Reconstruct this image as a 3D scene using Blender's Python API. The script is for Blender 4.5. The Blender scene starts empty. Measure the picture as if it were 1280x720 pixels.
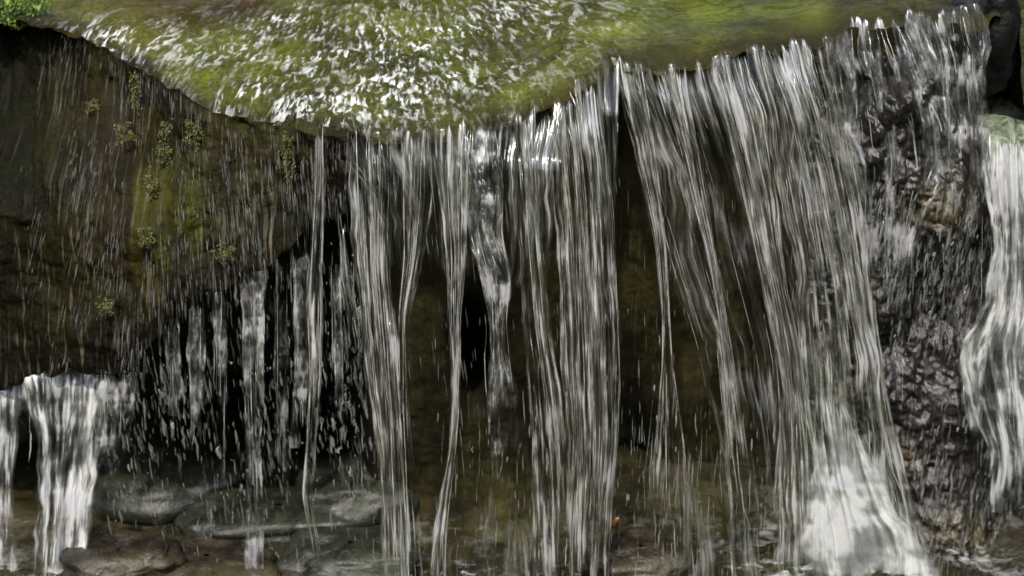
import bpy, math, random
import numpy as np
from mathutils import Vector
random.seed(7); RNG = np.random.default_rng(7)
S = bpy.context.scene
C = bpy.context.collection

# ------------------------------------------------------------ camera
DC, PITCH, FPX = 1.75, math.radians(25), 1280*50/36
ZC = DC*math.tan(PITCH-math.atan(195/FPX))      # lip centre is z = 0
cd = bpy.data.cameras.new('camera'); cam = bpy.data.objects.new('camera', cd); C.objects.link(cam)
cam.location = (0, -DC, ZC); cam.rotation_euler = (math.pi/2-PITCH, 0, 0)
cd.lens = 50; cd.sensor_width = 36; cd.clip_end = 200; cd.clip_start = 0.05
cd.dof.use_dof = True; cd.dof.focus_distance = 1.86; cd.dof.aperture_fstop = 4.0
S.camera = cam
cp, sp = math.cos(PITCH), math.sin(PITCH)

def at(px, py, Y):
    """world point seen at photo pixel (px,py) on the vertical plane y = Y (numpy friendly)"""
    px, py, Y = np.broadcast_arrays(np.asarray(px, float), np.asarray(py, float), np.asarray(Y, float))
    a = (px-640)/FPX; b = (360-py)/FPX
    dy = cp + b*sp; dz = -sp + b*cp
    t = (Y+DC)/dy
    return np.stack([a*t, Y, ZC+dz*t], -1)
def proj(P):
    P = np.asarray(P, float)
    x = P[..., 0]; y = P[..., 1]+DC; z = P[..., 2]-ZC
    d = y*cp - z*sp; u = y*sp + z*cp
    return 640+FPX*x/d, 360-FPX*u/d

# ------------------------------------------------------------ noise
def _h(i, j, k, s):
    n = (i*374761393 + j*668265263 + k*2147483647 + s*1442695041) & 0xffffffff
    n = ((n ^ (n >> 13))*1274126177) & 0xffffffff
    n = ((n ^ (n >> 15))*2246822519) & 0xffffffff
    return ((n ^ (n >> 16)) & 0xffff)/65535.0
def vn(x, y, z=0.0, s=0):
    x, y, z = np.broadcast_arrays(np.asarray(x, float), np.asarray(y, float), np.asarray(z, float))
    i, j, k = np.floor(x).astype(np.int64), np.floor(y).astype(np.int64), np.floor(z).astype(np.int64)
    f, g, h = x-i, y-j, z-k
    f = f*f*(3-2*f); g = g*g*(3-2*g); h = h*h*(3-2*h)
    r = 0
    for a in (0, 1):
        for b in (0, 1):
            for c in (0, 1):
                r = r + _h(i+a, j+b, k+c, s)*(f if a else 1-f)*(g if b else 1-g)*(h if c else 1-h)
    return r*2-1
def fbm(x, y, z=0.0, o=4, s=0, g=.5):
    r, a, f = 0, 1.0, 1.0
    for q in range(o):
        r = r + a*vn(np.asarray(x)*f, np.asarray(y)*f, np.asarray(z)*f, s+q*17); a *= g; f *= 2.03
    return r
def ss(a, b, x):
    t = np.clip((np.asarray(x, float)-a)/(b-a), 0, 1); return t*t*(3-2*t)
def blob(px, py, cx, cy, rx, ry):
    return np.exp(-(((px-cx)/rx)**2+((py-cy)/ry)**2))

# ------------------------------------------------------------ mesh helpers
def tag(o, label=None, cat=None, group=None, kind=None):
    if label: o['label'] = label
    if cat: o['category'] = cat
    if group: o['group'] = group
    if kind: o['kind'] = kind
    return o
def mesh_obj(name, V, F, mat, parent=None, uv=None, attrs=None, col=None, smooth=True):
    me = bpy.data.meshes.new(name)
    V = np.asarray(V, float)
    me.from_pydata(V.tolist(), [], F if isinstance(F, list) else F.tolist())
    if smooth: me.polygons.foreach_set('use_smooth', [True]*len(me.polygons))
    if uv is not None:
        L = me.uv_layers.new(name='UVMap')
        idx = np.empty(len(me.loops), int); me.loops.foreach_get('vertex_index', idx)
        L.data.foreach_set('uv', np.asarray(uv, float)[idx].ravel())
    for k, a in (attrs or {}).items():
        A = me.attributes.new(k, 'FLOAT', 'POINT'); A.data.foreach_set('value', np.asarray(a, float).ravel())
    if col is not None:
        A = me.attributes.new('Col', 'FLOAT_COLOR', 'POINT')
        c4 = np.concatenate([np.asarray(col, float), np.ones((len(V), 1))], 1); A.data.foreach_set('color', c4.ravel())
    me.materials.append(mat); me.update()
    o = bpy.data.objects.new(name, me); C.objects.link(o)
    if parent: o.parent = parent
    return o
def gridF(n, m, off=0, closed=False):
    i, j = np.meshgrid(np.arange(n-1), np.arange(m if closed else m-1), indexing='ij')
    j2 = (j+1) % m
    a = i*m+j; b = i*m+j2; c = (i+1)*m+j2; d = (i+1)*m+j
    return np.stack([a, d, c, b], -1).reshape(-1, 4)+off
def grid_obj(name, P, mat, parent=None, uv=None, attrs=None, col=None):
    n, m = P.shape[:2]
    return mesh_obj(name, P.reshape(-1, 3), gridF(n, m), mat, parent,
                    None if uv is None else uv.reshape(-1, 2), attrs, None if col is None else col.reshape(-1, 3))
def nrm_disp(P, d):
    """push a grid along its own normals"""
    du = np.gradient(P, axis=0); dv = np.gradient(P, axis=1)
    n = np.cross(du, dv); n /= np.linalg.norm(n, axis=-1, keepdims=True)+1e-9
    return P+n*d[..., None]

# ------------------------------------------------------------ materials
class NT:
    def __init__(s, name):
        s.m = bpy.data.materials.new(name); s.m.use_nodes = True; s.t = s.m.node_tree; s.t.nodes.clear()
        s.out = s.n('ShaderNodeOutputMaterial')
    def n(s, ty, **kw):
        q = s.t.nodes.new(ty)
        for k, v in kw.items():
            if k.startswith('i_'): q.inputs[k[2:].replace('_', ' ')].default_value = v
            else: setattr(q, k, v)
        return q
    def l(s, a, b): s.t.links.new(a, b)
    def math(s, op, a, b=None, clamp=False):
        q = s.n('ShaderNodeMath', operation=op); q.use_clamp = clamp
        for i, v in enumerate((a, b)):
            if v is None: continue
            if isinstance(v, (int, float)): q.inputs[i].default_value = v
            else: s.l(v, q.inputs[i])
        return q.outputs[0]
    def mr(s, v, a, b, c=0., d=1.):
        q = s.n('ShaderNodeMapRange'); q.clamp = True; q.interpolation_type = 'SMOOTHSTEP'
        s.l(v, q.inputs[0])
        for i, w in enumerate((a, b, c, d)): q.inputs[1+i].default_value = w
        return q.outputs[0]
    def noise(s, vec, scale, detail=4, rough=.55, dist=0.):
        q = s.n('ShaderNodeTexNoise'); q.inputs['Scale'].default_value = scale
        q.inputs['Detail'].default_value = detail; q.inputs['Roughness'].default_value = rough
        q.inputs['Distortion'].default_value = dist; s.l(vec, q.inputs['Vector']); return q.outputs[0]
    def scaled(s, vec, sc, loc=(0, 0, 0), rot=(0, 0, 0)):
        q = s.n('ShaderNodeMapping'); q.inputs['Scale'].default_value = sc; q.inputs['Location'].default_value = loc
        q.inputs['Rotation'].default_value = rot; s.l(vec, q.inputs['Vector']); return q.outputs[0]
    def coord(s, k): return s.n('ShaderNodeTexCoord').outputs[k]
    def attr(s, name, out='Fac'): return s.n('ShaderNodeAttribute', attribute_name=name).outputs[out]
    def mixc(s, f, a, b, mode='MIX'):
        q = s.n('ShaderNodeMix', data_type='RGBA', blend_type=mode)
        for sock, v in ((q.inputs[0], f), (q.inputs[6], a), (q.inputs[7], b)):
            if isinstance(v, (int, float)): sock.default_value = v
            elif isinstance(v, tuple): sock.default_value = (*v, 1)
            else: s.l(v, sock)
        return q.outputs[2]
    def mixs(s, f, a, b):
        q = s.n('ShaderNodeMixShader')
        if isinstance(f, (int, float)): q.inputs[0].default_value = f
        else: s.l(f, q.inputs[0])
        s.l(a, q.inputs[1]); s.l(b, q.inputs[2]); return q.outputs[0]
    def bump(s, h, strength, dist, normal=None):
        q = s.n('ShaderNodeBump'); q.inputs['Strength'].default_value = strength; q.inputs['Distance'].default_value = dist
        s.l(h, q.inputs['Height'])
        if normal: s.l(normal, q.inputs['Normal'])
        return q.outputs[0]

def rock_mat(name, dark, light, moss=(0.06, 0.075, 0.012), moss_amt=0.0, rough=(.25, .6), streak=0.0, streak_col=(.2, .19, .17), usecol=False, bumpd=.012, shine=.5):
    t = NT(name); g = t.coord('Object')
    n1 = t.noise(g, 9, 8, .62); n2 = t.noise(g, 45, 6, .65); n3 = t.noise(g, 3, 3)
    c = t.mixc(t.mr(n1, .35, .68), dark, light)
    c = t.mixc(t.mr(n2, .25, .75, .35, 0.), c, (.006, .005, .004))
    mv = t.math('MULTIPLY', t.mr(t.noise(g, 7, 7, .7), .52-.25*moss_amt, .68-.2*moss_amt), min(1, moss_amt*1.3))
    mc = t.mixc(t.mr(t.noise(g, 160, 3), .35, .65), tuple(v*.35 for v in moss), moss)
    c = t.mixc(mv, c, mc)
    if usecol:
        q = t.mixc(1.0, c, t.attr('Col', 'Color'), 'MULTIPLY'); c = q
    if streak > 0:
        uv = t.coord('UV')
        sn = t.noise(t.scaled(uv, (150, 11, 1)), 1, 4, .6, .4)
        sm = t.noise(t.scaled(uv, (7, 3, 1)), 1, 3)
        sk = t.math('MULTIPLY', t.mr(sn, .53, .72), t.mr(sm, .35, .62))
        sk = t.math('MULTIPLY', sk, streak)
        c = t.mixc(sk, c, streak_col)
    b = t.bump(n1, .9, bumpd); b = t.bump(n2, .8, bumpd*.35, b); b = t.bump(t.noise(g, 190, 3), .5, .0016, b)
    if streak > 0: b = t.bump(sn, .8, .004, b)
    p = t.n('ShaderNodeBsdfPrincipled'); t.l(c, p.inputs['Base Color']); t.l(b, p.inputs['Normal'])
    t.l(t.mr(n2, .3, .7, rough[0], rough[1]), p.inputs['Roughness']); p.inputs['Specular IOR Level'].default_value = shine
    t.l(p.outputs[0], t.out.inputs[0]); return t.m

def fall_mat(name, cover=.6, su=240., sv=7.5, finev=26., lo=(.036, .036, .02), mid=(.24, .24, .20), hi=(.96, .96, .95), gloss=.4, rough=.10, con=1., bd=.006, thin=.3):
    """falling water: clear and aerated ropes along the flow, highlights painted into the streak colour (uv in metres, v down the flow)"""
    t = NT(name); uv = t.coord('UV')
    rnd = t.n('ShaderNodeObjectInfo').outputs['Random']
    off = t.n('ShaderNodeCombineXYZ'); t.l(t.math('MULTIPLY', rnd, 37.), off.inputs[0]); t.l(t.math('MULTIPLY', rnd, 91.), off.inputs[1])
    add = t.n('ShaderNodeVectorMath', operation='ADD'); t.l(uv, add.inputs[0]); t.l(off.outputs[0], add.inputs[1]); uv = add.outputs[0]
    a = t.noise(t.scaled(uv, (su, sv, 1)), 1, 3, .6, .12)
    b = t.noise(t.scaled(uv, (su*.25, min(sv, 5.)*.5, 1)), 1, 3, .6, .1)
    f = t.noise(t.scaled(uv, (su*3., finev, 1)), 1, 3, .6, .3)
    pat = t.noise(t.scaled(uv, (su*.14, sv*1.5, 1)), 1, 3, .6, .15)
    edge = t.attr('edge'); dn = t.attr('dens')
    st = t.math('ADD', t.math('MULTIPLY', a, .6), t.math('MULTIPLY', f, .4))
    ramp = t.n('ShaderNodeValToRGB'); cr = ramp.color_ramp; st = t.math('ADD', st, t.math('MULTIPLY', t.math('SUBTRACT', pat, .5), .42)); t.l(st, ramp.inputs[0])
    cr.elements[0].position = .5-.13/con; cr.elements[0].color = (*lo, 1)
    e = cr.elements.new(.5-.01); e.color = (*mid, 1)
    e = cr.elements.new(.5+.055/con); e.color = (*[x*1.5 for x in mid], 1)
    cr.elements[-1].position = .5+.13/con; cr.elements[-1].color = (*hi, 1)  # bright streaks: bubbles plus highlights painted into the colour
    # how much water there is: density + noise, eaten away from the edges
    q = t.math('ADD', t.math('MULTIPLY', t.math('SUBTRACT', b, .5), 2.6), t.math('MULTIPLY', t.math('SUBTRACT', a, .5), 2.4))
    q = t.math('ADD', q, t.math('MULTIPLY', t.math('SUBTRACT', pat, .5), 1.4))
    q = t.math('ADD', q, dn)
    q = t.math('SUBTRACT', q, t.math('MULTIPLY', t.math('SUBTRACT', 1., edge), 1.1))
    al = t.math('MULTIPLY', t.mr(q, .12, .95), t.mr(edge, 0., .4))
    pm = t.math('MULTIPLY', t.math('MULTIPLY', t.mr(pat, .55, .66), t.mr(a, .42, .54)), .8)
    hl = t.math('MAXIMUM', t.mr(st, .44, .56, thin, 1.), pm)
    alpha = t.math('ADD', t.math('MULTIPLY', t.math('MULTIPLY', al, cover), hl), t.math('MULTIPLY', t.math('MULTIPLY', t.mr(q, -.3, .3), t.mr(edge, 0., .4)), .07), True)
    nb = t.bump(b, .8, .012); nb = t.bump(a, 1., bd, nb); nb = t.bump(f, .8, bd*.25, nb)
    gls = t.n('ShaderNodeBsdfGlossy'); gls.inputs['Roughness'].default_value = rough; gls.inputs['Color'].default_value = (.95, .96, 1, 1); t.l(nb, gls.inputs['Normal'])
    df = t.n('ShaderNodeBsdfDiffuse'); tr = t.n('ShaderNodeBsdfTranslucent')
    pc = t.mixc(pm, ramp.outputs[0], (.82, .82, .90))  # lilac white patches: sky reflection painted into the water colour
    for k in (df, tr): t.l(pc, k.inputs['Color']); t.l(nb, k.inputs['Normal'])
    body = t.mixs(gloss, t.mixs(.35, df.outputs[0], tr.outputs[0]), gls.outputs[0])
    tp = t.n('ShaderNodeBsdfTransparent'); tp.inputs[0].default_value = (.97, .98, .96, 1)
    t.l(t.mixs(alpha, tp.outputs[0], body), t.out.inputs[0]); return t.m

def drop_mat(name='water drops', a=.6, col=(.8, .82, .8), white=.35, rough=.12, var=True):
    t = NT(name); g = t.coord('Object')
    nb = t.bump(t.noise(t.scaled(g, (1, 1, .3)), 260, 3), .8, .002)
    gls = t.n('ShaderNodeBsdfGlossy'); gls.inputs['Roughness'].default_value = rough; t.l(nb, gls.inputs['Normal'])
    df = t.n('ShaderNodeBsdfDiffuse'); df.inputs[0].default_value = (*col, 1); t.l(nb, df.inputs['Normal'])
    tp = t.n('ShaderNodeBsdfTransparent')
    lw = t.n('ShaderNodeLayerWeight'); lw.inputs[0].default_value = .35
    al = t.math('MULTIPLY', t.mr(t.noise(t.scaled(g, (1, 1, .22)), 95, 2), .36, .62, .08, 1.), a)
    if var: al = t.math('MULTIPLY', al, t.attr('var'))
    body = t.mixs(white, gls.outputs[0], df.outputs[0])
    t.l(t.mixs(al, tp.outputs[0], body), t.out.inputs[0]); return t.m

def pool_mat():
    t = NT('rippled stream water'); g = t.coord('Object'); uv = t.coord('UV'); rp = t.attr('ripple'); fo = t.attr('foam_glint')
    n1 = t.noise(t.scaled(uv, (62, 24, 1)), 1, 3, .55, .9); n2 = t.noise(t.scaled(uv, (170, 60, 1)), 1, 3, .6, .6); n0 = t.noise(t.scaled(uv, (20, 7, 1)), 1, 3, .5, .5)
    rg = t.math('ABSOLUTE', t.math('SUBTRACT', n1, .5))
    h = t.math('ADD', t.math('MULTIPLY', n1, 1.), t.math('MULTIPLY', n2, .32)); h = t.math('SUBTRACT', h, t.math('MULTIPLY', rg, .8))
    h = t.math('MULTIPLY', h, rp); h = t.math('ADD', h, t.math('MULTIPLY', n0, t.math('MULTIPLY', t.math('ADD', rp, .12), .6)))
    nb = t.bump(h, 1., .013)
    gls = t.n('ShaderNodeBsdfGlossy'); gls.inputs['Roughness'].default_value = .07; t.l(nb, gls.inputs['Normal'])
    fr = t.n('ShaderNodeFresnel'); fr.inputs[0].default_value = 1.33; t.l(nb, fr.inputs['Normal'])
    tp = t.n('ShaderNodeBsdfTransparent'); tp.inputs[0].default_value = (.93, .95, .84, 1)
    df = t.n('ShaderNodeBsdfDiffuse'); df.inputs[0].default_value = (.58, .59, .60, 1); t.l(nb, df.inputs['Normal'])
    w = t.mixs(t.math('ADD', t.math('MULTIPLY', fr.outputs[0], .65), .0, True), tp.outputs[0], gls.outputs[0])
    big = t.mr(t.noise(t.scaled(g, (.6, 1, 1)), 13, 4, .6, .5), .36, .58, .15, 1.)
    fm = t.math('MULTIPLY', t.math('MULTIPLY', t.mr(t.math('ADD', t.math('MULTIPLY', n1, .5), t.math('MULTIPLY', n2, .5)), .49, .62), fo, True), big)  # diffuse white flecks: foam and painted glints of sky
    t.l(t.mixs(fm, w, df.outputs[0]), t.out.inputs[0]); return t.m

def churn_mat():
    t = NT('churned pale water'); g = t.coord('Object')
    n = t.noise(t.scaled(g, (1, .8, 1)), 48, 6, .7, .7); f = t.noise(g, 130, 3)
    c = t.mixc(t.mr(n, .35, .68), (.05, .065, .03), (.30, .33, .25)); p = t.n('ShaderNodeBsdfPrincipled'); t.l(c, p.inputs['Base Color'])
    p.inputs['Roughness'].default_value = .2; t.l(t.bump(f, .6, .003, t.bump(n, .9, .012)), p.inputs['Normal']); t.l(p.outputs[0], t.out.inputs[0]); return t.m

def foam_mat(name='foam_glint', col=(.8, .82, .82)):
    t = NT(name); g = t.coord('Object')
    n = t.noise(g, 55, 6, .65); nb = t.bump(n, .8, .01); nb = t.bump(t.noise(g, 220, 3), .6, .002, nb)
    p = t.n('ShaderNodeBsdfPrincipled'); t.l(t.mixc(t.mr(n, .3, .6), tuple(v*.45 for v in col), col), p.inputs['Base Color'])
    p.inputs['Roughness'].default_value = .35; t.l(nb, p.inputs['Normal'])
    tp = t.n('ShaderNodeBsdfTransparent'); ed = t.attr('edge')
    al = t.math('MULTIPLY', t.mr(t.math('ADD', t.noise(g, 38, 5, .7), t.math('MULTIPLY', ed, .55)), .62, .92), 1., True)
    t.l(t.mixs(al, tp.outputs[0], p.outputs[0]), t.out.inputs[0]); return t.m

def plain_mat(name, c1, c2, scale=30, rough=.6, bumpd=.004):
    t = NT(name); g = t.coord('Object'); n = t.noise(g, scale, 5, .6)
    p = t.n('ShaderNodeBsdfPrincipled'); t.l(t.mixc(t.mr(n, .35, .65), c1, c2), p.inputs['Base Color'])
    p.inputs['Roughness'].default_value = rough; t.l(t.bump(n, .7, bumpd), p.inputs['Normal']); t.l(p.outputs[0], t.out.inputs[0]); return t.m

M_ledge = rock_mat('mossy ledge bed', (.034, .028, .006), (.098, .105, .012), moss=(.15, .155, .018), moss_amt=.5, usecol=True, rough=(.6, .9), bumpd=.01, shine=.08)
M_left = rock_mat('wet dark mossy rock', (.003, .0024, .0011), (.0145, .0115, .0052), moss=(.024, .026, .005), moss_amt=.38, streak=.9, streak_col=(.12, .105, .075), usecol=True, shine=.07, rough=(.45, .75))
M_back = rock_mat('wet brown rock', (.011, .009, .0035), (.034, .027, .0105), moss=(.05, .048, .010), moss_amt=.35, rough=(.4, .8), usecol=True, shine=.2, streak=.35, streak_col=(.13, .11, .075), bumpd=.006)
M_right = rock_mat('wet black rock', (.004, .003, .003), (.020, .017, .015), streak=.7, streak_col=(.19, .18, .17), usecol=True, rough=(.2, .5), shine=.5, bumpd=.006)
M_stone = rock_mat('grey green stone', (.009, .010, .006), (.032, .035, .023), rough=(.3, .6), bumpd=.010)
M_bed = rock_mat('brown stream bed', (.008, .006, .0035), (.046, .036, .020), moss=(.05, .045, .012), moss_amt=.3, rough=(.3, .6), bumpd=.012)
M_pool = pool_mat(); M_pool2 = churn_mat()
M_fall = fall_mat('falling water', cover=.94, con=1.2)
M_burst = fall_mat('bursting white water', cover=.9, lo=(.28, .28, .28), mid=(.62, .63, .63), hi=(.95, .96, .96), su=26, sv=11, finev=24, gloss=.08, thin=.6, bd=.005, con=.8)
M_fallw = fall_mat('white falling water', cover=.92, lo=(.3, .3, .3), mid=(.6, .61, .6), hi=(.97, .98, .98), su=95, sv=11, finev=26, gloss=.25, bd=.008, thin=.45)
M_film = fall_mat('thin water film', cover=.5, su=130, sv=6, finev=16)
M_chaos = fall_mat('tumbling water', cover=.85, lo=(.02, .02, .02), mid=(.2, .2, .19), hi=(.9, .9, .9), su=60, sv=15, finev=40, rough=.1, gloss=.42, bd=.014, con=1.3, thin=.4)
M_drop = drop_mat(a=.75, white=.22, rough=.08); M_trick = drop_mat('clinging trickles', a=.42, white=.3)
M_strand = drop_mat('water ropes', a=.7, col=(.85, .86, .82), white=.4, rough=.07, var=False)
M_foam = foam_mat()

# ------------------------------------------------------------ lip
LX = np.array([-420, -120, 0, 60, 90, 150, 230, 290, 380, 430, 560, 640, 700, 750, 764, 790, 880, 905, 940, 1030, 1060, 1140, 1240, 1300, 1400, 1700], float)
LY = np.array([-60, 5, 22, 30, 42, 78, 120, 146, 156, 166, 166, 158, 128, 108, 84, 84, 86, 74, 66, 56, 42, 34, 22, 10, -5, -40], float)
LD = np.array([.75, .50, .42, .36, .32, .24, .14, .08, .03, .0, .0, .02, .05, .08, .13, .13, .13, .14, .15, .17, .18, .20, .22, .26, .3, .5], float)
def lip_py(px):
    px = np.asarray(px, float)
    return np.interp(px, LX, LY) + 5.*vn(px/38., 0*px, 0, 3) + 3.5*vn(px/15., 0*px, 0, 4) + 1.8*vn(px/6., 0*px, 0, 5)
def lip_Y(px): return np.interp(px, LX, LD)
_lp = np.linspace(-420, 1700, 2400); _L = at(_lp, lip_py(_lp), lip_Y(_lp))
def lip_w(x):                                    # world x -> (y, z)
    return np.interp(x, _L[:, 0], _L[:, 1]), np.interp(x, _L[:, 0], _L[:, 2])

# ledge bed and the water over it
def ledge_surface(x, tt):
    ly, lz = lip_w(x)
    k = np.convolve(np.pad(lz[:, 0], 12, mode='edge'), np.ones(25)/25, 'valid')[:, None]
    z0 = lz+(k-lz)*ss(0, .08, tt)
    z = z0*(1-ss(0, .9, tt)) + .035*ss(0, .5, tt) + .05*tt
    z = z + .026*(1-np.exp(-tt/.035)) + .004*fbm(x*9, 0*x, s=12)*ss(.12, 0, tt)
    z = z - .16*ss(.705, .77, x)*ss(0, .02, tt+.02)
    return ly+tt, z
nx, ny = 620, 260
xs = np.linspace(-1.5, 1.5, nx)[:, None]; tt = (np.linspace(0, 1, ny)[None, :]**1.7)*1.9
yy, zz = ledge_surface(xs, tt); yy = yy + (.006*fbm(xs*40, 0*tt, s=88)+.017*fbm(xs*11, 0*tt, s=89, o=5, g=.65))*(1-ss(0, .07, tt)); X = xs+0*tt
bz = zz - .003 - .010*ss(0, .03, tt) - .012*ss(0, .1, tt) + .012*fbm(X*6, yy*6, s=3)*ss(0, .1, tt) + .004*fbm(X*30, yy*30, s=9)
P = np.stack([X, yy, bz], -1)
px, py = proj(P)
col = np.ones((nx, ny, 3))*np.array([.85, .9, .8])
def paint(col, m, c): m = np.clip(m, 0, 1)[..., None]; return col*(1-m)+np.array(c)*m
col = paint(col, .95*blob(px, py, 235, 6, 95, 28)*1.8, (.30, .12, .05))  # brown reflection at the top left, painted into the bed colour
col = paint(col, .6*blob(px, py, 140, 50, 60, 30), (.6, .5, .35))
col = paint(col, .6*ss(.1, .5, fbm(X*9, yy*16, s=35)), (.5, .45, .35))
col = paint(col, blob(px, py, 900, 20, 130, 30), (.8, .92, .5))
lipw = 30+28*ss(560, 760, px); lipd = np.clip(py-lip_py(px)+lipw, 0, 80)/lipw
col = paint(col, .9*ss(0.1, .9, lipd), (.22, .15, .05))
col = paint(col, ss(1020, 1070, px), (.30, .26, .16))
col = paint(col, ss(90, 20, px)*ss(0, 60, py+30), (.3, .3, .2))
col *= (1+.35*fbm(X*14, yy*14, s=31))[..., None]
# add a rounded front skirt
skirt = []
ledge = grid_obj('rock_ledge', P, M_ledge, col=np.clip(col, 0.02, 2))
tag(ledge, 'broad moss covered rock ledge under the shallow stream at the top of the fall', 'rock')
ws = zz + .0022*fbm(X*40, yy*60, s=5)*ss(0, .05, tt) + .004*fbm(X*9, yy*14, s=6)*ss(0, .1, tt)
W = np.stack([X, yy, ws], -1); px, py = proj(W)
d = lip_py(px)-py
rip = .25 + 1.1*blob(px, py, 420, 90, 240, 75) + .5*blob(px, py, 650, 20, 150, 60) + .25*blob(px, py, 180, 50, 120, 30)
rip *= 1-.8*blob(px, py, 235, 8, 70, 22); rip *= 1-.75*blob(px, py, 900, 20, 190, 60) - .5*blob(px, py, 720, 90, 90, 34)
rip = np.clip(rip*(1+.5*fbm(X*10, yy*10, s=41)), .05, 1.6)
foam_glint = 1.0*blob(px, py, 430, 75, 180, 62)*(1.15+.8*fbm(X*12, yy*12, s=43)) + .5*blob(px, py, 360, 130, 170, 28) + .55*blob(px, py, 640, 20, 120, 50) + .6*blob(px, py, 150, 45, 60, 30)*(1+fbm(X*20, yy*20, s=44))  # sky glints on the ripples, painted on as white flecks
def flow_uv(X, Y, ox=-.22, oy=1.0):
    return np.stack([np.arctan2(X-ox, oy-Y)*.8, np.hypot(X-ox, Y-oy)], -1)
water = grid_obj('stream_water', W, M_pool, uv=flow_uv(X, yy), attrs={'ripple': rip, 'foam_glint': np.clip(foam_glint, 0, 1)})
tag(water, 'shallow rippled stream water sliding over the mossy ledge to the lip', kind='structure')

# ------------------------------------------------------------ rock faces
def face(name, px0, px1, top, bot, Yf, mat, nu=200, nv=200, amp=.03, freq=7, seed=0, roll=.35, colf=None, lean=0., top_roll=True):
    u = np.linspace(px0, px1, nu)[:, None]; v = np.linspace(0, 1, nv)[None, :]
    tp = top(u); bt = bot(u)
    PX = u + lean*v; PY = tp+(bt-tp)*v
    Yv = Yf(PX, PY)
    A = at(PX, PY, Yv)
    disp = amp*fbm(A[..., 0]*freq, A[..., 2]*freq, A[..., 1]*freq, 5, seed) + amp*.35*np.abs(fbm(A[..., 0]*freq*3, A[..., 2]*freq*3, 0, 4, seed+5))
    fade = ss(0, .06, v)
    A[..., 1] -= disp*fade
    rows = [A]
    # roll the lower edge back under
    if roll:
        e = A[:, -1:, :]
        for k in np.linspace(.02, 1, 14):
            q = e.copy(); a = k*math.pi/2
            q[..., 1] += roll*math.sin(a)*1.0*k + .02*k; q[..., 2] -= .02*math.sin(a) - .05*k*0
            q[..., 2] += .05*k; rows.append(q)
    A = np.concatenate(rows, 1)
    n, m = A.shape[:2]
    uv = np.stack([A[..., 0], A[..., 2]+.0*A[..., 1]], -1)
    px, py = proj(A)
    cc = np.ones((n, m, 3)) if colf is None else colf(px, py, A)
    return A, uv, cc

# left face
def lf_bot(u): return 7*vn(np.asarray(u, float)/22., 0.*np.asarray(u, float), 0, 8)+4*vn(np.asarray(u, float)/8., 0.*np.asarray(u, float), 0, 9)+np.interp(u, [-400, 0, 60, 165, 200, 250, 330, 400, 440], [500, 478, 468, 462, 412, 372, 330, 286, 262])
def lf_Y(px, py):
    l = lip_Y(px); s = ss(0, 1, (py-lip_py(px))/260.)
    base = l*(1-.75*s) - .006 - .02*s
    return base + .10*blob(px, py, 20, 200, 90, 200)
def lf_col(px, py, A):
    c = np.ones(px.shape+(3,))*np.array([1.0, .93, .75])
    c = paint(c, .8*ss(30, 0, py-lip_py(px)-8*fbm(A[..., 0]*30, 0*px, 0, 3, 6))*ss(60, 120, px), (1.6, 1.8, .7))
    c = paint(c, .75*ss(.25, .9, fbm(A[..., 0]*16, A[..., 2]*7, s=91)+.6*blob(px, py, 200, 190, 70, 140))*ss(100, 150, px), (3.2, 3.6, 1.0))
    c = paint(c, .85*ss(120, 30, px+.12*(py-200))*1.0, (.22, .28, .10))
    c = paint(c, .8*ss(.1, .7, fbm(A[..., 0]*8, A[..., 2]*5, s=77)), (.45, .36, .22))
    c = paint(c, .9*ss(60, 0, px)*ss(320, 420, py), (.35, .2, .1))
    c = paint(c, .75*ss(70, 0, lf_bot(px)-py), (.2, .15, .1))  # shade towards the undercut, painted into the rock colour
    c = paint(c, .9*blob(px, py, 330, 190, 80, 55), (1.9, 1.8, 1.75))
    c = paint(c, .6*blob(px, py, 110, 170, 50, 45), (1.6, 1.5, 1.4))
    c = paint(c, .9*blob(px, py, 370, 270, 40, 30), (.35, .5, .45))
    c = paint(c, .8*blob(px, py, 180, 430, 60, 40), (.4, .3, .2))
    return c
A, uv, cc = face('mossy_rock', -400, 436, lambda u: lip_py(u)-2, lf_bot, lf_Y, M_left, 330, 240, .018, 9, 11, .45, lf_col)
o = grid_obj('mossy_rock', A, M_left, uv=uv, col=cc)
tag(o, 'dark mossy rock face left of the main curtain, streaked with thin trickles', 'rock')

# back wall behind the curtain and under the overhang
def bw_Y(px, py):
    s = (py-lip_py(px))
    y = lip_Y(px) + .02 + .10*ss(0, 120, s) + .05*ss(200, 500, s)
    y += .28*ss(470, 400, px)*ss(20, 110, s)
    y += .22*blob(px, py, 592, 430, 20, 55)
    y -= .07*blob(px, py, 615, 300, 50, 90)
    y += .12*blob(px, py, 780, 640, 40, 90)
    y -= .10*blob(px, py, 640, 740, 120, 110)
    y = y*(1-ss(960, 1080, px)) + (lip_Y(px)*.7+.02)*ss(960, 1080, px)
    return y
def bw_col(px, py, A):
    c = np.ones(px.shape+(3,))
    c = paint(c, .9*blob(px, py, 592, 425, 16, 48)*1.4, (.02, .02, .02))  # darkness of the deep recess, painted black on the wall
    c = paint(c, .97*ss(500, 440, px), (.10, .10, .10))  # cave shade under the overhang painted into the wall, also next line
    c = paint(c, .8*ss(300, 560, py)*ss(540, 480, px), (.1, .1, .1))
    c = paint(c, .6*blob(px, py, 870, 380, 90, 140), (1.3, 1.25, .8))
    c = paint(c, .7*blob(px, py, 650, 700, 150, 70), (3.2, 3., 2.7))  # splash mist painted as paler rock, here and on the next line
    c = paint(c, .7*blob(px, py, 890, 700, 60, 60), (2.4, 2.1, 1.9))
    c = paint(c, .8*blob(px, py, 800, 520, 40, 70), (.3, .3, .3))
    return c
A, uv, cc = face('back', 150, 1130, lambda u: lip_py(u)-3, lambda u: 760+0*u, bw_Y, M_back, 330, 260, .010, 7, 23, 0, bw_col)
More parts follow.
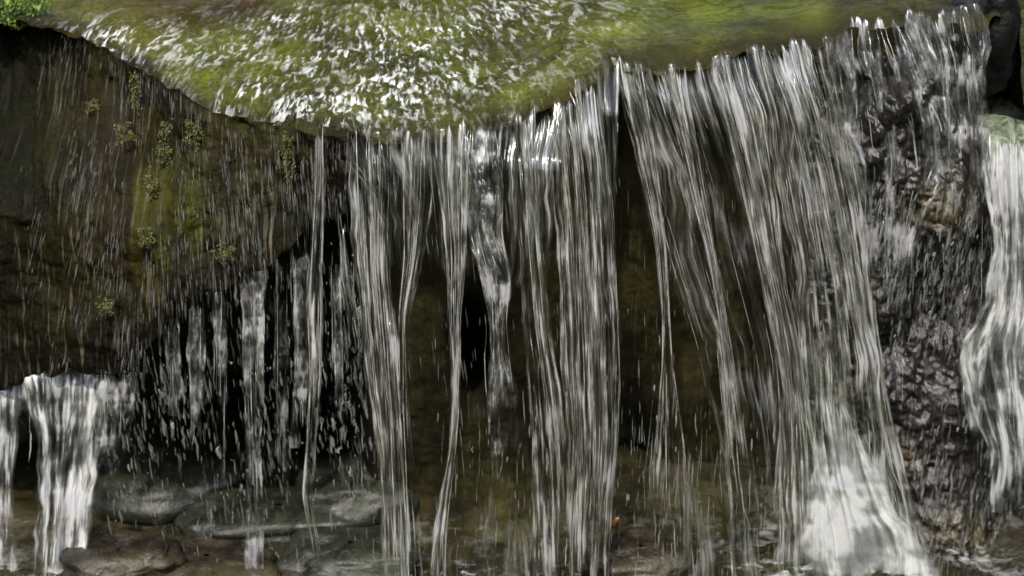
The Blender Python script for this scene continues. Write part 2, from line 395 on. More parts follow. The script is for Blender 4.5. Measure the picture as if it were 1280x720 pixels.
o = grid_obj('cave_wall', A, M_back, uv=uv, col=cc)
tag(o, 'dark brown rock wall set back behind the main curtain of water', 'rock')

# right rock
def rr_Y(px, py):
    y = .17 - .00014*(py-40) + .10*ss(1190, 1290, px)*ss(60, 120, py) 
    y -= .05*blob(px, py, 1165, 265, 60, 50) + .05*blob(px, py, 1110, 150, 40, 60) + .03*blob(px, py, 1160, 110, 22, 30)
    y += .03*blob(px, py, 1180, 400, 80, 90)
    y -= .04*blob(px, py, 1230, 690, 120, 40)
    return y
def rr_col(px, py, A):
    c = np.ones(px.shape+(3,))
    c = paint(c, 1.2*blob(px, py, 1165, 262, 52, 26), (5.0, 4.6, 2.0))
    c = paint(c, .9*blob(px, py, 1210, 668, 75, 22)*(1+.4*fbm(A[..., 0]*20, A[..., 2]*20)), (4.6, 4.3, 1.9))
    c = paint(c, .7*blob(px, py, 1130, 570, 18, 26), (4.5, 3.6, 1.4))
    c = paint(c, .9*blob(px, py, 1238, 90, 26, 75), (.3, .3, .25))
    return c
A, uv, cc = face('right', 1010, 1560, lambda u: np.where(u < 1195, lip_py(u)-2, 0)+np.where(u >= 1195, lip_py(1195)-2+(182-lip_py(1195))*ss(1195, 1235, u), 0), lambda u: 770+0*u, rr_Y, M_right, 330, 420, .024, 13, 37, 0, rr_col)
o = grid_obj('wet_rock', A, M_right, uv=uv, col=cc)
tag(o, 'black wet rock right of the curtain with a brown patch near its top', 'rock')

pu = np.linspace(.62, 2.2, 160)[:, None]; pv = np.linspace(.17, 2.2, 160)[None, :]
SP = np.stack([pu+0*pv, pv+0*pu, -.072+.012*fbm(pu*14, pv*20, 0, 5, 90)-.04*ss(.26, .17, pv+.03*fbm(pu*20, 0*pu, 0, 3, 4))+0*pu], -1)
px, py = proj(SP)
o = grid_obj('side_pool', SP, M_pool2, attrs={'ripple': np.ones(px.shape), 'foam_glint': .35+.5*blob(px, py, 1270, 190, 40, 40)})
tag(o, 'small pale green pool of churned water beyond the dark round rock at the right', kind='structure')
# ------------------------------------------------------------ streams
def stream_pts(path, n, extra_fwd=0.0, vy=.30, Y0=None):
    p = np.array(path, float); s = np.linspace(0, 1, n)
    t0 = np.linspace(0, 1, len(p)) if True else None
    L = np.concatenate([[0], np.cumsum(np.hypot(np.diff(p[:, 0]), np.diff(p[:, 1])))]); L /= L[-1]
    cx = smooth_interp(s, L, p[:, 0]); cy = np.interp(s, L, p[:, 1]); w = smooth_interp(s, L, p[:, 2])
    de = np.interp(s, L, p[:, 3]) if p.shape[1] > 3 else np.full(n, .5)
    if Y0 is None: Y0 = float(lip_Y(cx[0])) - .005
    drop = np.maximum(cy-cy[0], 0)*.00105
    Y = Y0 - extra_fwd - vy*np.sqrt(2*drop/9.8)
    return cx, cy, w, de, Y
def smooth_interp(s, L, v):
    r = np.interp(s, L, v)
    k = max(3, len(s)//14)|1; pad = k//2
    q = np.pad(r, pad, mode='reflect', reflect_type='odd')
    return np.convolve(q, np.ones(k)/k, 'valid')
def ribbon(path, seed, vy=.30, Y0=None, fwd=0.0, fold=.006, ragged=.25, arc=0.0, edge_w=.16, head=.012):
    leng = sum(math.hypot(path[i+1][0]-path[i][0], path[i+1][1]-path[i][1]) for i in range(len(path)-1))
    n = max(24, int(leng/4)); wmax = max(p[2] for p in path); m = max(8, int(wmax/1.7))
    cx, cy, w, de, Y = stream_pts(path, n, fwd, vy, Y0)
    u = np.linspace(-1, 1, m)[None, :]
    sl = np.linspace(0, leng*.00105, n)[:, None]
    wob = 1+ragged*fbm(sl*7, 0*sl, seed, 4, seed)
    wobr = 1+ragged*fbm(sl*7, 0*sl+9, seed, 4, seed+3)
    W = w[:, None]/2*np.where(u < 0, wob, wobr)
    PX = cx[:, None]+u*W; PY = cy[:, None]+0*u
    uu = u*(w.mean()/2)*.00105
    Yy = Y[:, None] + fold*fbm(uu*70, sl*3.0, seed, 3, seed) + fold*.5*fbm(uu*190, sl*5, seed, 2, seed+1) - arc*(1-u*u)
    # the head of the fall follows the ragged lip
    h = ss(.05, 0, sl)
    PY = PY - (13*ss(.03, 0, sl) if (cy[0] < 200 and Y0 is None) else 0)
    PY = PY + h*(lip_py(PX)-lip_py(cx[0:1, None]*0+cx[0])) *(1 if cy[0] < 200 and Y0 is None else 0)
    Yy = Yy + h*((lip_Y(PX)-lip_Y(cx[0])) if (cy[0] < 200 and Y0 is None) else 0)
    A = at(PX, PY, Yy)
    uv = np.stack([uu+0*sl, -sl+0*uu], -1)
    ed = ss(0, edge_w, 1-np.abs(u)) * ss(.0, head, sl-.004-(.009+.4*(head-.012))*((.55 if head > .02 else 0.)+fbm(uu*150, 0*uu, seed, 3))) * ss(1, .86, sl/sl.max()+.1*fbm(uu*90, 0*uu, seed+1, 2)) + 0*sl
    dens = de[:, None]+0*u
    return A, uv, ed, dens, (cx, cy, w, Y, leng)
def tube_rings(P, R, k=6):
    """tubes along polyline P (n,3) radius R (n)"""
    n = len(P); T = np.gradient(P, axis=0); T /= np.linalg.norm(T, axis=1, keepdims=True)+1e-9
    ref = np.array([0., 1., 0.]); a = np.cross(T, ref); a /= np.linalg.norm(a, axis=1, keepdims=True)+1e-9; b = np.cross(T, a)
    th = np.linspace(0, 2*np.pi, k, endpoint=False)
    return P[:, None, :] + R[:, None, None]*(a[:, None, :]*np.cos(th)[None, :, None] + .8*b[:, None, :]*np.sin(th)[None, :, None])
class Acc:
    def __init__(s): s.V = []; s.F = []; s.n = 0
    def tube(s, P, R, k=5):
        A = tube_rings(P, R, k); s.V.append(A.reshape(-1, 3)); s.F.append(gridF(A.shape[0], k, s.n, True)); s.n += A.shape[0]*k
    def obj(s, name, mat, parent=None): return mesh_obj(name, np.concatenate(s.V), np.concatenate(s.F), mat, parent)
def ropes(acc, info, count, seed, rmin=.0004, rmax=.0018, minlen=.08, spread=.95, front=.004):
    cx, cy, w, Y, leng = info; n = len(cx); r = np.random.default_rng(seed)
    for q in range(count):
        L = int(n*min(1, minlen*.5+r.random()**2.4*.6)); L = max(L, 10); a = r.integers(0, max(1, n-L)+1)
        if r.random() < .3: a = 0
        idx = np.arange(a, min(n, a+L)); s = np.linspace(0, 1, len(idx))
        u0 = r.uniform(-spread, spread); du = r.normal(0, .10)*min(1, 60/float(w.mean()))
        uu = np.clip(u0 + du*s + .05*min(1, 30/float(w.mean()))*fbm(s*4, q*3.1, seed, 2), -1.02, 1.02)
        PX = cx[idx]+uu*w[idx]/2; PY = cy[idx]
        if cy[0] < 200: PY = PY + ss(60, 0, PY-cy[0])*(lip_py(PX)-lip_py(cx[0]))
        P = at(PX, PY, Y[idx]-front+r.normal(0, .004)+.003*fbm(s*5, q*1.7, 0, 2))
        R = r.uniform(rmin, rmax)*(r.random()*.5+.3)*np.sin(np.pi*np.clip(s*.98+.01, 0, 1))**(.5 if cy[0] < 200 else 1.)*(1+.5*fbm(s*L*.10, q, seed, 2))
        acc.tube(P, np.maximum(R, .0001))
def make_stream(label, path, seed, mat=None, nrope=14, group='streams of the waterfall', vy=.30, Y0=None, fwd=0., fold=.006, ragged=.25, arc=0., name='water_stream', rmax=.0022, edge_w=.16, head=.012):
    t = bpy.data.objects.new(name, None); C.objects.link(t); tag(t, label, 'waterfall', group)
    A, uv, ed, de, info = ribbon(path, seed, vy, Y0, fwd, fold, ragged, arc, edge_w, head)
    base = A[0].mean(0); t.location = base
    o = grid_obj('water_sheet', A-base, mat or M_fall, t, uv, {'edge': ed, 'dens': de})
    if nrope:
        acc = Acc(); ropes(acc, info, max(9, int(nrope*.9)), seed, rmax=rmax*.75)
        acc.V = [v-base for v in acc.V]; acc.obj('water_rope', M_strand, t)
    return t

# (px, py, width px, density)
make_stream('tall narrow stream at the left edge of the main curtain, widest at its lip',
    [(466, 166, 62, .55), (468, 240, 58, .55), (468, 330, 46, .6), (476, 430, 42, .6), (484, 520, 40, .7), (490, 620, 34, .75), (498, 780, 30, .6)], 101, nrope=26)
make_stream('faint thin stream, second from the left of the main curtain',
    [(520, 167, 50, .5), (522, 230, 44, .42), (516, 320, 26, .3), (504, 400, 14, .25), (506, 520, 14, .2), (520, 780, 40, .2)], 102, nrope=8)
make_stream('stream narrowing to a rope that kinks left near its foot',
    [(568, 166, 50, .55), (566, 240, 44, .55), (570, 320, 34, .5), (568, 400, 22, .6), (570, 480, 14, .75), (566, 560, 9, .9), (556, 620, 14, .75), (548, 680, 22, .6), (546, 780, 30, .5)], 103, nrope=16, ragged=.15)
make_stream('white broken stream bouncing off the rock above the black hole',
    [(606, 163, 64, .7), (608, 230, 66, .85), (608, 290, 60, .9), (622, 350, 50, .55), (622, 400, 34, .6), (624, 450, 42, .95), (628, 500, 46, .8), (630, 530, 44, .3), (630, 600, 30, .1)], 104, mat=M_chaos, nrope=10, ragged=.4, fold=.012)
make_stream('thin slanting strands between the broken stream and the widest sheet',
    [(654, 152, 40, .55), (660, 240, 40, .55), (664, 320, 34, .38), (670, 400, 34, .25), (682, 500, 40, .3), (690, 640, 44, .3), (694, 780, 50, .35)], 105, nrope=12)
make_stream('widest smooth pale sheet in the middle of the main curtain',
    [(716, 128, 76, .65), (724, 200, 80, .70), (730, 280, 80, .7), (734, 380, 82, .68), (738, 460, 80, .72), (740, 560, 72, .85), (736, 640, 66, .85), (730, 780, 62, .85)], 106, nrope=34, ragged=.08, arc=.012)
make_stream('slender stream curving right and fading out halfway down beside the widest sheet',
    [(786, 84, 44, .6), (800, 150, 36, .6), (814, 220, 26, .6), (826, 300, 14, .6), (832, 380, 10, .45), (834, 450, 14, .2), (836, 560, 50, .2), (840, 780, 80, .3)], 107, nrope=14)
make_stream('long curving stream that breaks into separate strands low down',
    [(838, 86, 50, .62), (856, 160, 38, .62), (872, 240, 24, .65), (890, 320, 15, .75), (903, 400, 14, .7), (912, 480, 20, .6), (922, 560, 30, .38), (932, 640, 34, .3), (940, 780, 34, .3)], 108, nrope=20)
make_stream('broad pale stream sweeping right from the step in the lip',
    [(908, 76, 50, .6), (930, 150, 56, .62), (946, 230, 50, .58), (962, 320, 40, .68), (978, 400, 36, .7), (990, 480, 40, .66), (996, 560, 50, .62), (1000, 650, 60, .7), (1004, 780, 70, .75)], 109, nrope=26)
make_stream('wide translucent sheet of the sweeping right side of the curtain',
    [(966, 66, 66, .56), (994, 140, 78, .58), (1012, 220, 84, .52), (1028, 320, 94, .50), (1042, 420, 98, .52), (1050, 520, 98, .58), (1058, 620, 104, .74), (1066, 780, 120, .82)], 110, nrope=34, arc=.015)
make_stream('outermost stream at the right edge of the main curtain against black rock',
    [(1018, 58, 50, .5), (1040, 140, 44, .52), (1054, 220, 40, .58), (1070, 300, 40, .58), (1084, 400, 34, .6), (1096, 480, 30, .55), (1110, 560, 30, .45), (1126, 640, 34, .6), (1146, 780, 50, .7)], 111, nrope=20)
make_stream('thin single strand at the foot between two long curving streams',
    [(896, 400, 6, .5), (908, 540, 6, .9), (914, 640, 7, .9), (922, 780, 6, .9)], 112, nrope=4, Y0=.0, vy=.12)
# thin transparent film closing the gaps high on the curtain
make_stream('thin clear film joining the streams just below the lip',
    [(560, 166, 260, .48), (562, 230, 250, .38), (566, 300, 230, .16), (570, 360, 200, .05)], 113, mat=M_film, nrope=20, fwd=-.02)
make_stream('short film over the dark corner where the lip steps up',
    [(742, 100, 70, .7), (748, 160, 60, .6), (752, 230, 44, .35), (756, 300, 30, .1)], 129, mat=M_film, nrope=12, fwd=.0, vy=.2)
make_stream('thin clear film joining the streams below the right part of the lip',
    [(880, 84, 240, .6), (905, 160, 240, .5), (930, 250, 230, .28), (950, 340, 220, .2), (972, 440, 200, .16), (985, 560, 180, .12), (1000, 760, 160, .1)], 114, mat=M_film, nrope=24, fwd=-.02)
# left side
make_stream('lone thin stream falling from the lip left of the main curtain',
    [(401, 160, 12, .9), (400, 240, 14, .7), (396, 330, 18, .65), (394, 400, 22, .6), (394, 480, 16, .75), (390, 560, 14, .7), (386, 620, 14, .6), (398, 690, 12, .5), (398, 780, 12, .5)], 115, nrope=9, vy=.12, fwd=.05, ragged=.4)
make_stream('crooked thin strand of drops just left of the main curtain',
    [(428, 285, 7, .85), (432, 340, 12, .6), (442, 400, 14, .5), (450, 450, 12, .5)], 116, nrope=6, vy=.1, Y0=.0, ragged=.6)
make_stream('stream dropping from the edge of the left rock face into the cave',
    [(316, 325, 44, .6), (316, 400, 34, .62), (318, 480, 28, .8), (318, 560, 22, .75), (320, 640, 24, .55), (320, 780, 30, .4)], 117, mat=M_chaos, nrope=16, vy=.1, Y0=.02, ragged=.35)
make_stream('wide white fall at the lower left corner, below the rock face',
    [(88, 436, 130, .82), (84, 500, 108, .66), (78, 560, 92, .62), (72, 640, 84, .66), (62, 780, 74, .85)], 118, mat=M_fallw, nrope=20, vy=.55, Y0=.135, ragged=.4, fold=.010, edge_w=.35, head=.013)
make_stream('small white fall cut by the left edge of the picture',
    [(2, 450, 60, .95), (6, 540, 44, .7), (4, 620, 44, .5), (0, 780, 50, .5)], 119, mat=M_fallw, nrope=8, head=.013, edge_w=.4, vy=.55, Y0=.15, ragged=.35)
make_stream('ragged trickle between the left white fall and the cave mouth',
    [(148, 462, 50, .42), (146, 520, 44, .3), (140, 600, 30, .12)], 120, mat=M_chaos, nrope=10, vy=.15, Y0=.03, ragged=.4)
# right side
make_stream('tumbling clear water over the black rock at the upper right',
    [(1095, 35, 100, 1.), (1110, 90, 130, 1.), (1125, 150, 150, .85), (1130, 210, 150, .8), (1120, 270, 120, .6), (1110, 370, 80, .4)], 121, mat=M_chaos, nrope=40, vy=.2, fwd=.03, fold=.02, ragged=.3, rmax=.003)
make_stream('fan of splashing water beside the dark round rock at the upper right',
    [(1176, 24, 90, 1.1), (1188, 70, 88, 1.1), (1190, 120, 80, 1.), (1190, 180, 80, .8), (1196, 260, 80, .6)], 122, mat=M_chaos, nrope=30, vy=.2, fwd=.03, fold=.02, ragged=.3, rmax=.003)
make_stream('white rushing water at the right edge of the picture',
    [(1268, 165, 70, .7), (1270, 230, 90, 1.1), (1272, 300, 96, 1.1), (1272, 380, 96, 1.), (1262, 440, 120, .95), (1268, 510, 110, .6), (1276, 640, 100, .35)], 123, mat=M_fallw, nrope=30, vy=.25, Y0=.13, fold=.012, ragged=.3)
make_stream('small white spill over the black rock left of the rushing water',
    [(1222, 410, 30, .7), (1212, 450, 44, .8), (1210, 490, 40, .55), (1214, 540, 30, .15)], 124, mat=M_fallw, nrope=10, vy=.1, Y0=.08, ragged=.5)

make_stream('thick white foaming fall low behind the right end of the curtain',
    [(1020, 440, 50, .3), (1036, 520, 90, .75), (1050, 600, 125, .95), (1070, 680, 165, 1.2), (1085, 800, 195, 1.35)], 125, mat=M_burst, nrope=8, vy=.1, Y0=.02, fold=.012, ragged=.4, head=.16, edge_w=.7)
make_stream('soft white spill beside the foaming fall near the lower right corner',
    [(1100, 560, 30, .2), (1118, 620, 50, .5), (1134, 680, 70, .85), (1150, 800, 90, 1.0)], 126, mat=M_burst, nrope=8, vy=.1, Y0=.0, fold=.015, ragged=.4, head=.12, edge_w=.7)
make_stream('pale haze of splashing water low between the kinked stream and the widest sheet',
    [(640, 560, 110, .05), (640, 640, 140, .35), (640, 700, 170, .55), (640, 800, 180, .7)], 127, mat=M_film, nrope=10, vy=.1, Y0=-.0, fold=.015, ragged=.3, head=.1, edge_w=.7)
make_stream('faint veil of water low between the widest sheet and the sweeping streams',
    [(870, 500, 130, .02), (870, 600, 150, .3), (880, 700, 170, .4), (880, 800, 180, .5)], 128, mat=M_film, nrope=10, vy=.1, Y0=-.0, fold=.015, ragged=.3, head=.1, edge_w=.7)

for k_, (x0_, y0_, x1_, y1_, w_, d_, lb_) in enumerate([
    (250, 375, 244, 560, 26, .42, 'broken trickle falling left of the stream from the rock edge'),
    (218, 400, 216, 520, 22, .5, 'short broken trickle nearest the dark corner under the left rock'),
    (276, 350, 274, 600, 20, .4, 'lacy thin trickle close beside the stream from the rock edge'),
    (350, 330, 348, 640, 26, .36, 'lacy trickle between the rock edge stream and the lone thin stream'),
    (372, 310, 374, 560, 22, .42, 'bead like trickle just left of the lone thin stream'),
    (422, 330, 424, 560, 18, .36, 'lacy trickle in the black gap left of the main curtain')]):
    make_stream(lb_, [(x0_, y0_, w_, d_), ((x0_+x1_)/2, (y0_+y1_)/2, w_*.9, d_), (x1_, y1_, w_*.8, d_*.5)], 140+k_, mat=M_chaos, nrope=6, vy=.08, Y0=.03, ragged=.5, group='lacy trickles under the left rock')
# ------------------------------------------------------------ drops and trickles
_bl = 6; _bt = np.linspace(0, 1, _bl)
def beads(name, mat, spots, label, cat='water drops'):
    """spots: (px,py,Y,len,rad,leanx)"""
    V = []; F = []; n = 0; k = 5; th = np.linspace(0, 2*np.pi, k, endpoint=False); VR = np.repeat(RNG.random(len(spots))**1.6*.95+.08, _bl*k)
    prof = np.sin(np.pi*np.clip(_bt*.96+.02, 0, 1))**.7
    sp = np.array(spots); Pn = at(sp[:, 0], sp[:, 1], sp[:, 2])
    for (p, q) in zip(Pn, sp):
        ln, rd, lx = q[3], q[4], q[5]
        wx = RNG.normal(0, rd*.35, _bl)
        a = np.zeros((_bl, k, 3)); a[..., 0] = p[0]+(lx*_bt*ln+wx)[:, None]+(prof*rd)[:, None]*np.cos(th)
        a[..., 1] = p[1]+(prof*rd)[:, None]*np.sin(th); a[..., 2] = p[2]-(_bt*ln)[:, None]
        V.append(a.reshape(-1, 3)); F.append(gridF(_bl, k, n, True)); n += _bl*k
    o = mesh_obj(name, np.concatenate(V), np.concatenate(F), mat, attrs={'var': VR}); tag(o, label, cat, kind='stuff'); return o
def scatter(n, x0, x1, y0, y1, Y0, Y1, lmin, lmax, rmin, rmax, lean=0, dens=None):
    out = []; tries = 0
    while len(out) < n and tries < n*12:
        tries += 1
        x = random.uniform(x0, x1); y = random.uniform(y0, y1)
        if dens is not None and random.random() > dens(x, y): continue
        u = random.random()**1.8
        out.append((x, y, random.uniform(Y0, Y1), lmin+(lmax-lmin)*u, rmin+(rmax-rmin)*random.random()**2, lean+random.gauss(0, .04)))
    return out
def dA(x, y):
    edge = float(lf_bot(np.array(x)))
    if y < edge-10: return 0
    cl = .5+.5*float(fbm(np.array(x*.035), np.array(y*.008), 0, 3, 5))
    return (.15+.85*cl*cl)*(1 if y < 640 else .5)
beads('falling_drops', M_drop, scatter(1500, 130, 470, 300, 720, -.02, .12, .003, .03, .0005, .0016, .02, dA) + scatter(420, 130, 470, 320, 700, -.02, .12, .01, .05, .0012, .0036, .02, dA),
      'drops falling from the lower edge of the left rock face in front of the cave')
def faceY(x, y): return 0
# trickles clinging to the left face
sp_ = []
for _ in range(9000):
    x = random.uniform(20, 440); y = random.uniform(40, 470)
    if y < float(lip_py(x))-3 or y > float(lf_bot(np.array(x)))-4: continue
    q = .42+.7*float(fbm(np.array(x*.03), np.array(y*.009), 3, 3, 9))+.35*math.exp(-((x-330)/90)**2-((y-200)/60)**2)+.4*math.exp(-((x-105)/45)**2-((y-90)/50)**2)+.3*math.exp(-((y-float(lip_py(x)))/18)**2)
    q *= float(ss(10, 120, x))
    if random.random() > q: continue
    Yv = float(lf_Y(np.array(float(x)), np.array(float(y)))) - .012-random.random()*.012
    lean = -.35*float(ss(280, 40, x))
    sp_.append((x, y, Yv,   .008+.04*random.random()**2.2, .0003+.0008*random.random()**2, lean))
beads('trickling_water', M_trick, sp_, 'fine leaning trickles running down the left mossy rock face')
sp_ = []
for _ in range(6000):
    x = random.uniform(1085, 1290); y = random.uniform(230, 720)
    if x < 1085+(y-230)*.16: continue
    q = .45+.8*float(fbm(np.array(x*.02), np.array(y*.012), 3, 3, 19))
    if random.random() > q: continue
    Yv = float(rr_Y(np.array(float(x)), np.array(float(y)))) - .02-random.random()*.02
    sp_.append((x, y, Yv, .006+.035*random.random()**2, .0006+.0016*random.random()**2, random.gauss(-.02, .08)))
beads('trickling_spray', M_trick, sp_, 'short trickles and spray running down the black rock at the right')
sp_ = scatter(500, 545, 1000, 480, 720, -.12, .0, .01, .06, .0005, .0016, .02) + scatter(260, 430, 1040, 200, 480, -.06, .02, .01, .05, .0004, .0014, .06)
beads('loose_drops', M_drop, sp_, 'loose drops falling between the streams of the main curtain')

# ------------------------------------------------------------ lower ground
GZ = -.70
gx = np.linspace(-1, 1, 300); gx = (np.sign(gx)*np.abs(gx)**1.8*6)[:, None]; gy = np.linspace(-1, 1, 300); gy = (np.sign(gy)*np.abs(gy)**1.8*6+.1)[None, :]
gz = GZ + .02*fbm(gx*7, gy*7, 0, 5, 51) + .35*ss(.8, 3, np.hypot(gx, gy))*(.6+.4*fbm(gx, gy, 0, 3, 4))
G = np.stack([gx+0*gy, gy+0*gx, gz], -1)
o = grid_obj('stream_bed', G, M_bed); tag(o, 'brown gravelly stream bed at the foot of the fall', kind='structure')
wx_ = np.linspace(-1.8, 1.8, 260)[:, None]; wy_ = np.linspace(-1.6, .8, 200)[None, :]
wz_ = GZ+.012+.006*fbm(wx_*18, wy_*22, 0, 3, 61)
Wp = np.stack([wx_+0*wy_, wy_+0*wx_, wz_], -1); px, py = proj(Wp)
fo = np.clip(.5*blob(px, py, 60, 715, 90, 30)+.6*blob(px, py, 280, 715, 120, 25)+.9*blob(px, py, 640, 740, 200, 60)+blob(px, py, 1080, 740, 160, 100), 0, 1)
o = grid_obj('lower_water', Wp, M_pool, uv=flow_uv(Wp[..., 0], Wp[..., 1], 0, 3.), attrs={'ripple': .5+.6*fo, 'foam_glint': fo}); tag(o, 'shallow foaming water at the foot of the fall', kind='structure')

def stone(label, px, py, Y, r, sc, seed, mat, group='stones in the cave behind the drops', rz=0.):
    nu_, nv_ = 48, 30
    th = np.linspace(0, 2*np.pi, nu_, endpoint=False)[None, :]; ph = np.linspace(.02, np.pi-.02, nv_)[:, None]
    D = np.stack([np.sin(ph)*np.cos(th), np.sin(ph)*np.sin(th), np.cos(ph)+0*th], -1)
    R = 1+.22*fbm(D[..., 0]*1.6, D[..., 1]*1.6, D[..., 2]*1.6, 4, seed)
    A = np.sign(D)*np.abs(D)**.8*R[..., None]*np.array(sc)*r
    o = mesh_obj('river_stone', A.reshape(-1, 3), gridF(nv_, nu_, 0, True), mat)
    o.location = at(px, py, Y); o.rotation_euler = (0, 0, rz); tag(o, label, 'stone', group)
stone('pale grey green stone slanting behind the drops, leftmost in the cave', 190, 600, .24, .11, (1.5, .9, .42), 1, M_stone, rz=-.2)
stone('long low grey stone lying across the cave floor behind the thin stream', 350, 652, .13, .10, (1.6, .7, .36), 2, M_stone, rz=.1)
stone('dark grey stone beside the foot of the leftmost curtain stream', 450, 615, .18, .09, (1.1, .9, .5), 3, M_stone)
stone('low wet stone in front, left of the foot of the curtain', 440, 700, .03, .08, (1.3, .8, .4), 4, M_stone)
stone('small brown stone half under water at the foot of the left fall', 150, 700, .0, .06, (1.4, 1., .45), 5, M_bed, 'brown stones on the stream bed')
stone('brown stone under the drops in the middle of the lower left', 260, 712, .02, .07, (1.5, 1., .4), 6, M_bed, 'brown stones on the stream bed')
stone('dark wet stone showing through the gap right of the widest sheet', 800, 705, .0, .06, (1.2, 1., .5), 7, M_bed)

stone('dark round rock between the water fan and the pale side pool', 1230, 42, .30, .085, (.55, .8, .9), 8, M_back, None)

# orange leaf
t = NT('wet orange leaf'); p = t.n('ShaderNodeBsdfPrincipled'); g = t.coord('Object')
t.l(t.mixc(t.mr(t.noise(g, 120, 3), .4, .6), (.10, .025, .008), (.22, .08, .02)), p.inputs['Base Color']); p.inputs['Roughness'].default_value = .3; t.l(p.outputs[0], t.out.inputs[0])
lv = np.linspace(0, 1, 14)[:, None]; lu = np.linspace(-1, 1, 9)[None, :]
lw_ = .010*np.sin(np.pi*lv)**.7*(1+.1*np.sin(lv*40))
Lf = .8*np.stack([lw_*lu, .004*np.abs(lu)-.006*np.sin(lv*3), -.03*lv+0*lu], -1)
o = grid_obj('fallen_leaf', Lf, t.m); o.location = at(774, 648, .02); o.rotation_euler = (.3, .5, .2); tag(o, 'small wet orange leaf stuck behind the curtain low down', 'leaf')

# ------------------------------------------------------------ foam
def foam_mound(label, spots, seed, name='white_foam'):
    """one lumpy sheet draped over several bumps; spots (px,py,Y,rx,rz)"""
    acc_V = []; acc_F = []; n = 0; E = []
    for i, (px, py, Y, rx, rz) in enumerate(spots):
        nu_, nv_ = 44, 34
        th = np.linspace(0, 2*np.pi, nu_, endpoint=False)[None, :]; ph = np.linspace(.02, np.pi-.02, nv_)[:, None]
        D = np.stack([np.sin(ph)*np.cos(th), np.sin(ph)*np.sin(th), np.cos(ph)+0*th], -1)
        R = 1+.35*fbm(D[..., 0]*2.5, D[..., 1]*2.5, D[..., 2]*2.5+i, 5, seed)
        A = D*R[..., None]*np.array([rx, min(rx, rz)*.6, rz]) + at(px, py, Y)
        acc_V.append(A.reshape(-1, 3)); acc_F.append(gridF(nv_, nu_, n, True)); n += nu_*nv_
        E.append(np.clip(-D[..., 1]*1.1, 0, 1).ravel())
    o = mesh_obj(name, np.concatenate(acc_V), np.concatenate(acc_F), M_foam, attrs={'edge': np.concatenate(E)}); tag(o, label, 'foam_glint'); return o
# ------------------------------------------------------------ moss
def moss_mat(name, c1, c2):
    t = NT(name); g = t.coord('Object'); p = t.n('ShaderNodeBsdfPrincipled')
    t.l(t.mixc(t.mr(t.noise(g, 110, 3), .35, .65), c1, c2), p.inputs['Base Color']); p.inputs['Roughness'].default_value = .6
    t.l(p.outputs[0], t.out.inputs[0]); return t.m
M_moss = moss_mat('yellow green moss', (.035, .036, .008), (.13, .13, .028)); M_mossb = moss_mat('bright moss', (.06, .11, .012), (.18, .30, .04))
def moss(label, px, py, Y, rx, ry, n, seed, mat, leaf=.004, group='moss tufts on the left rock face'):
    r = np.random.default_rng(seed); V = []; F = []; c = at(px, py, Y)
    for i in range(n):
        a = r.uniform(0, 2*np.pi); d = r.random()**.5
        wv = 1+.5*math.sin(a*2+seed)*math.cos(a*3+seed*2); o = np.array([rx*d*wv*math.cos(a), -.004*(1-d*d)-r.random()*.002, ry*d*wv*math.sin(a)])
        dr = r.normal(0, .7, 3)+np.array([0, -.6, -1.2]); dr /= np.linalg.norm(dr); sd = np.cross(dr, r.normal(0, 1, 3)); sd /= np.linalg.norm(sd)
        L = leaf*(.6+r.random()); k = len(V)
        V += [o, o+dr*L*.5+sd*L*.28, o+dr*L, o+dr*L*.5-sd*L*.28]; F.append([k, k+1, k+2, k+3])
    o = mesh_obj('moss_tuft', V, F, mat, smooth=False); o.location = c; tag(o, label, 'moss', group)
def mY(x, y): return float(lf_Y(np.array(float(x)), np.array(float(y))))-.016
for i, (x, y, rx, ry, lb) in enumerate([
    (209, 163, .012, .012, 'round yellow green moss tuft, upper of the close pair on the left face'),
    (204, 190, .010, .012, 'round yellow green moss tuft, lower of the close pair on the left face'),
    (244, 165, .011, .014, 'moss tuft right of the close pair, under the ledge edge'),
    (191, 232, .008, .016, 'tall narrow moss tuft below the close pair'),
    (184, 298, .010, .010, 'moss tuft half way down the left face'),
    (130, 382, .010, .010, 'lone moss tuft low on the left face near the white fall'),
    (115, 133, .009, .008, 'small dull moss tuft at the upper left of the face'),
    (360, 190, .007, .022, 'long hanging moss strip left of the lone thin stream'),
    (170, 110, .006, .02, 'thin hanging moss strip just under the ledge'),
    (283, 315, .012, .010, 'olive moss tuft above the stream that drops into the cave'),
    (158, 170, .012, .012, 'olive moss tuft left of the close pair')]):
    moss(lb, x, y, mY(x, y), rx*1.15, ry*1.5, 520, 200+i, M_moss, .0028)
moss('bright green moss cushion in the upper left corner', 2, 4, .40, .05, .03, 1500, 300, M_mossb, .006, 'moss cushions in the upper left corner')

# ------------------------------------------------------------ world and sun
SUN_EL, SUN_AZ = 62, 200          # azimuth measured clockwise from +Y
w = bpy.data.worlds.new('World'); S.world = w; w.use_nodes = True; nt = w.node_tree; nt.nodes.clear()
out = nt.nodes.new('ShaderNodeOutputWorld'); bg = nt.nodes.new('ShaderNodeBackground')
sky = nt.nodes.new('ShaderNodeTexSky'); sky.sky_type = 'NISHITA'; sky.sun_disc = False
sky.sun_elevation = math.radians(SUN_EL); sky.sun_rotation = math.radians(SUN_AZ)
hs = nt.nodes.new('ShaderNodeHueSaturation'); hs.inputs['Saturation'].default_value = .3; nt.links.new(sky.outputs[0], hs.inputs['Color'])
tc = nt.nodes.new('ShaderNodeTexCoord')
nz = nt.nodes.new('ShaderNodeTexNoise'); nz.inputs['Scale'].default_value = 5.5; nz.inputs['Detail'].default_value = 6; nz.inputs['Roughness'].default_value = .65
nt.links.new(tc.outputs['Generated'], nz.inputs['Vector'])
sx = nt.nodes.new('ShaderNodeSeparateXYZ'); nt.links.new(tc.outputs['Generated'], sx.inputs[0])
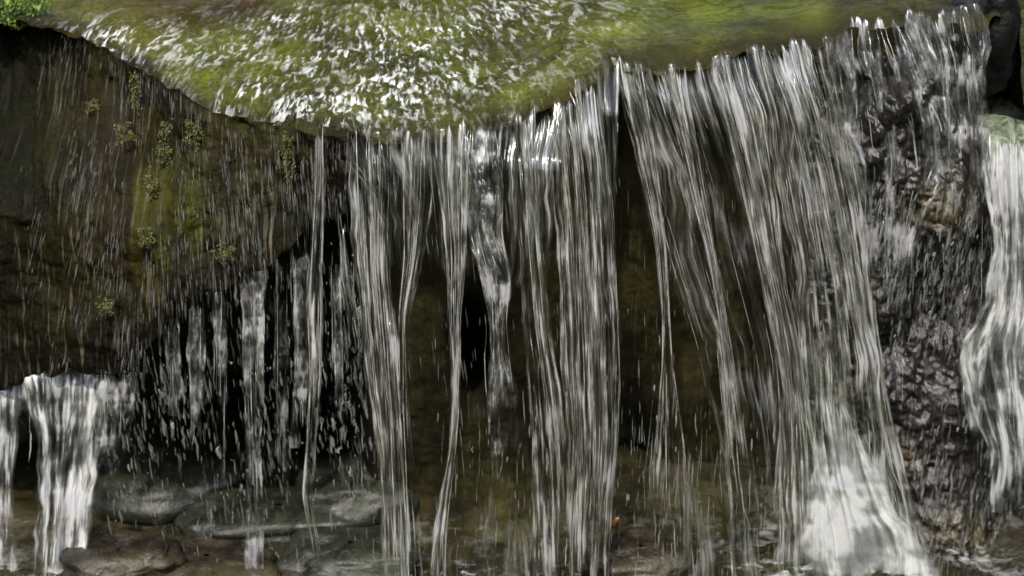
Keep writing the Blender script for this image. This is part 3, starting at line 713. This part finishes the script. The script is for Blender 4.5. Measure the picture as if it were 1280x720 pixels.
ad = nt.nodes.new('ShaderNodeMath'); ad.operation = 'MULTIPLY_ADD'; ad.inputs[1].default_value = .55; nt.links.new(sx.outputs[2], ad.inputs[0]); nt.links.new(nz.outputs[0], ad.inputs[2])
mr = nt.nodes.new('ShaderNodeMapRange'); mr.inputs[1].default_value = .69; mr.inputs[2].default_value = .79; nt.links.new(ad.outputs[0], mr.inputs[0])
mx = nt.nodes.new('ShaderNodeMix'); mx.data_type = 'RGBA'; z2 = nt.nodes.new('ShaderNodeMapRange'); z2.inputs[1].default_value = .31; z2.inputs[2].default_value = .52; nt.links.new(sx.outputs[2], z2.inputs[0])
ml = nt.nodes.new('ShaderNodeMath'); ml.operation = 'MULTIPLY'; nt.links.new(mr.outputs[0], ml.inputs[0]); nt.links.new(z2.outputs[0], ml.inputs[1]); nt.links.new(ml.outputs[0], mx.inputs[0])
mx.inputs[6].default_value = (.26, .27, .09, 1)      # dark canopy of leaves round the gorge
gain = nt.nodes.new('ShaderNodeVectorMath'); gain.operation = 'SCALE'; gain.inputs[3].default_value = 3.4; nt.links.new(hs.outputs[0], gain.inputs[0])
nt.links.new(gain.outputs[0], mx.inputs[7]); nt.links.new(mx.outputs[2], bg.inputs[0]); bg.inputs[1].default_value = .13
nt.links.new(bg.outputs[0], out.inputs[0])
sd_ = bpy.data.lights.new('sun', 'SUN'); sd_.energy = 4.7; sd_.angle = math.radians(2.5); sd_.color = (1, .93, .80)
so = bpy.data.objects.new('sun', sd_); C.objects.link(so)
az, el = math.radians(SUN_AZ), math.radians(SUN_EL)
sv_ = Vector((math.sin(az)*math.cos(el), math.cos(az)*math.cos(el), math.sin(el)))
so.rotation_euler = sv_.to_track_quat('Z', 'Y').to_euler(); so.location = sv_*5
S.view_settings.view_transform = 'Standard'; S.view_settings.look = 'None'; S.view_settings.exposure = 0
S.cycles.transparent_max_bounces = 24; S.cycles.max_bounces = 8; S.cycles.use_denoising = True
S.cycles.sample_clamp_indirect = 4; S.cycles.caustics_reflective = False; S.cycles.caustics_refractive = False
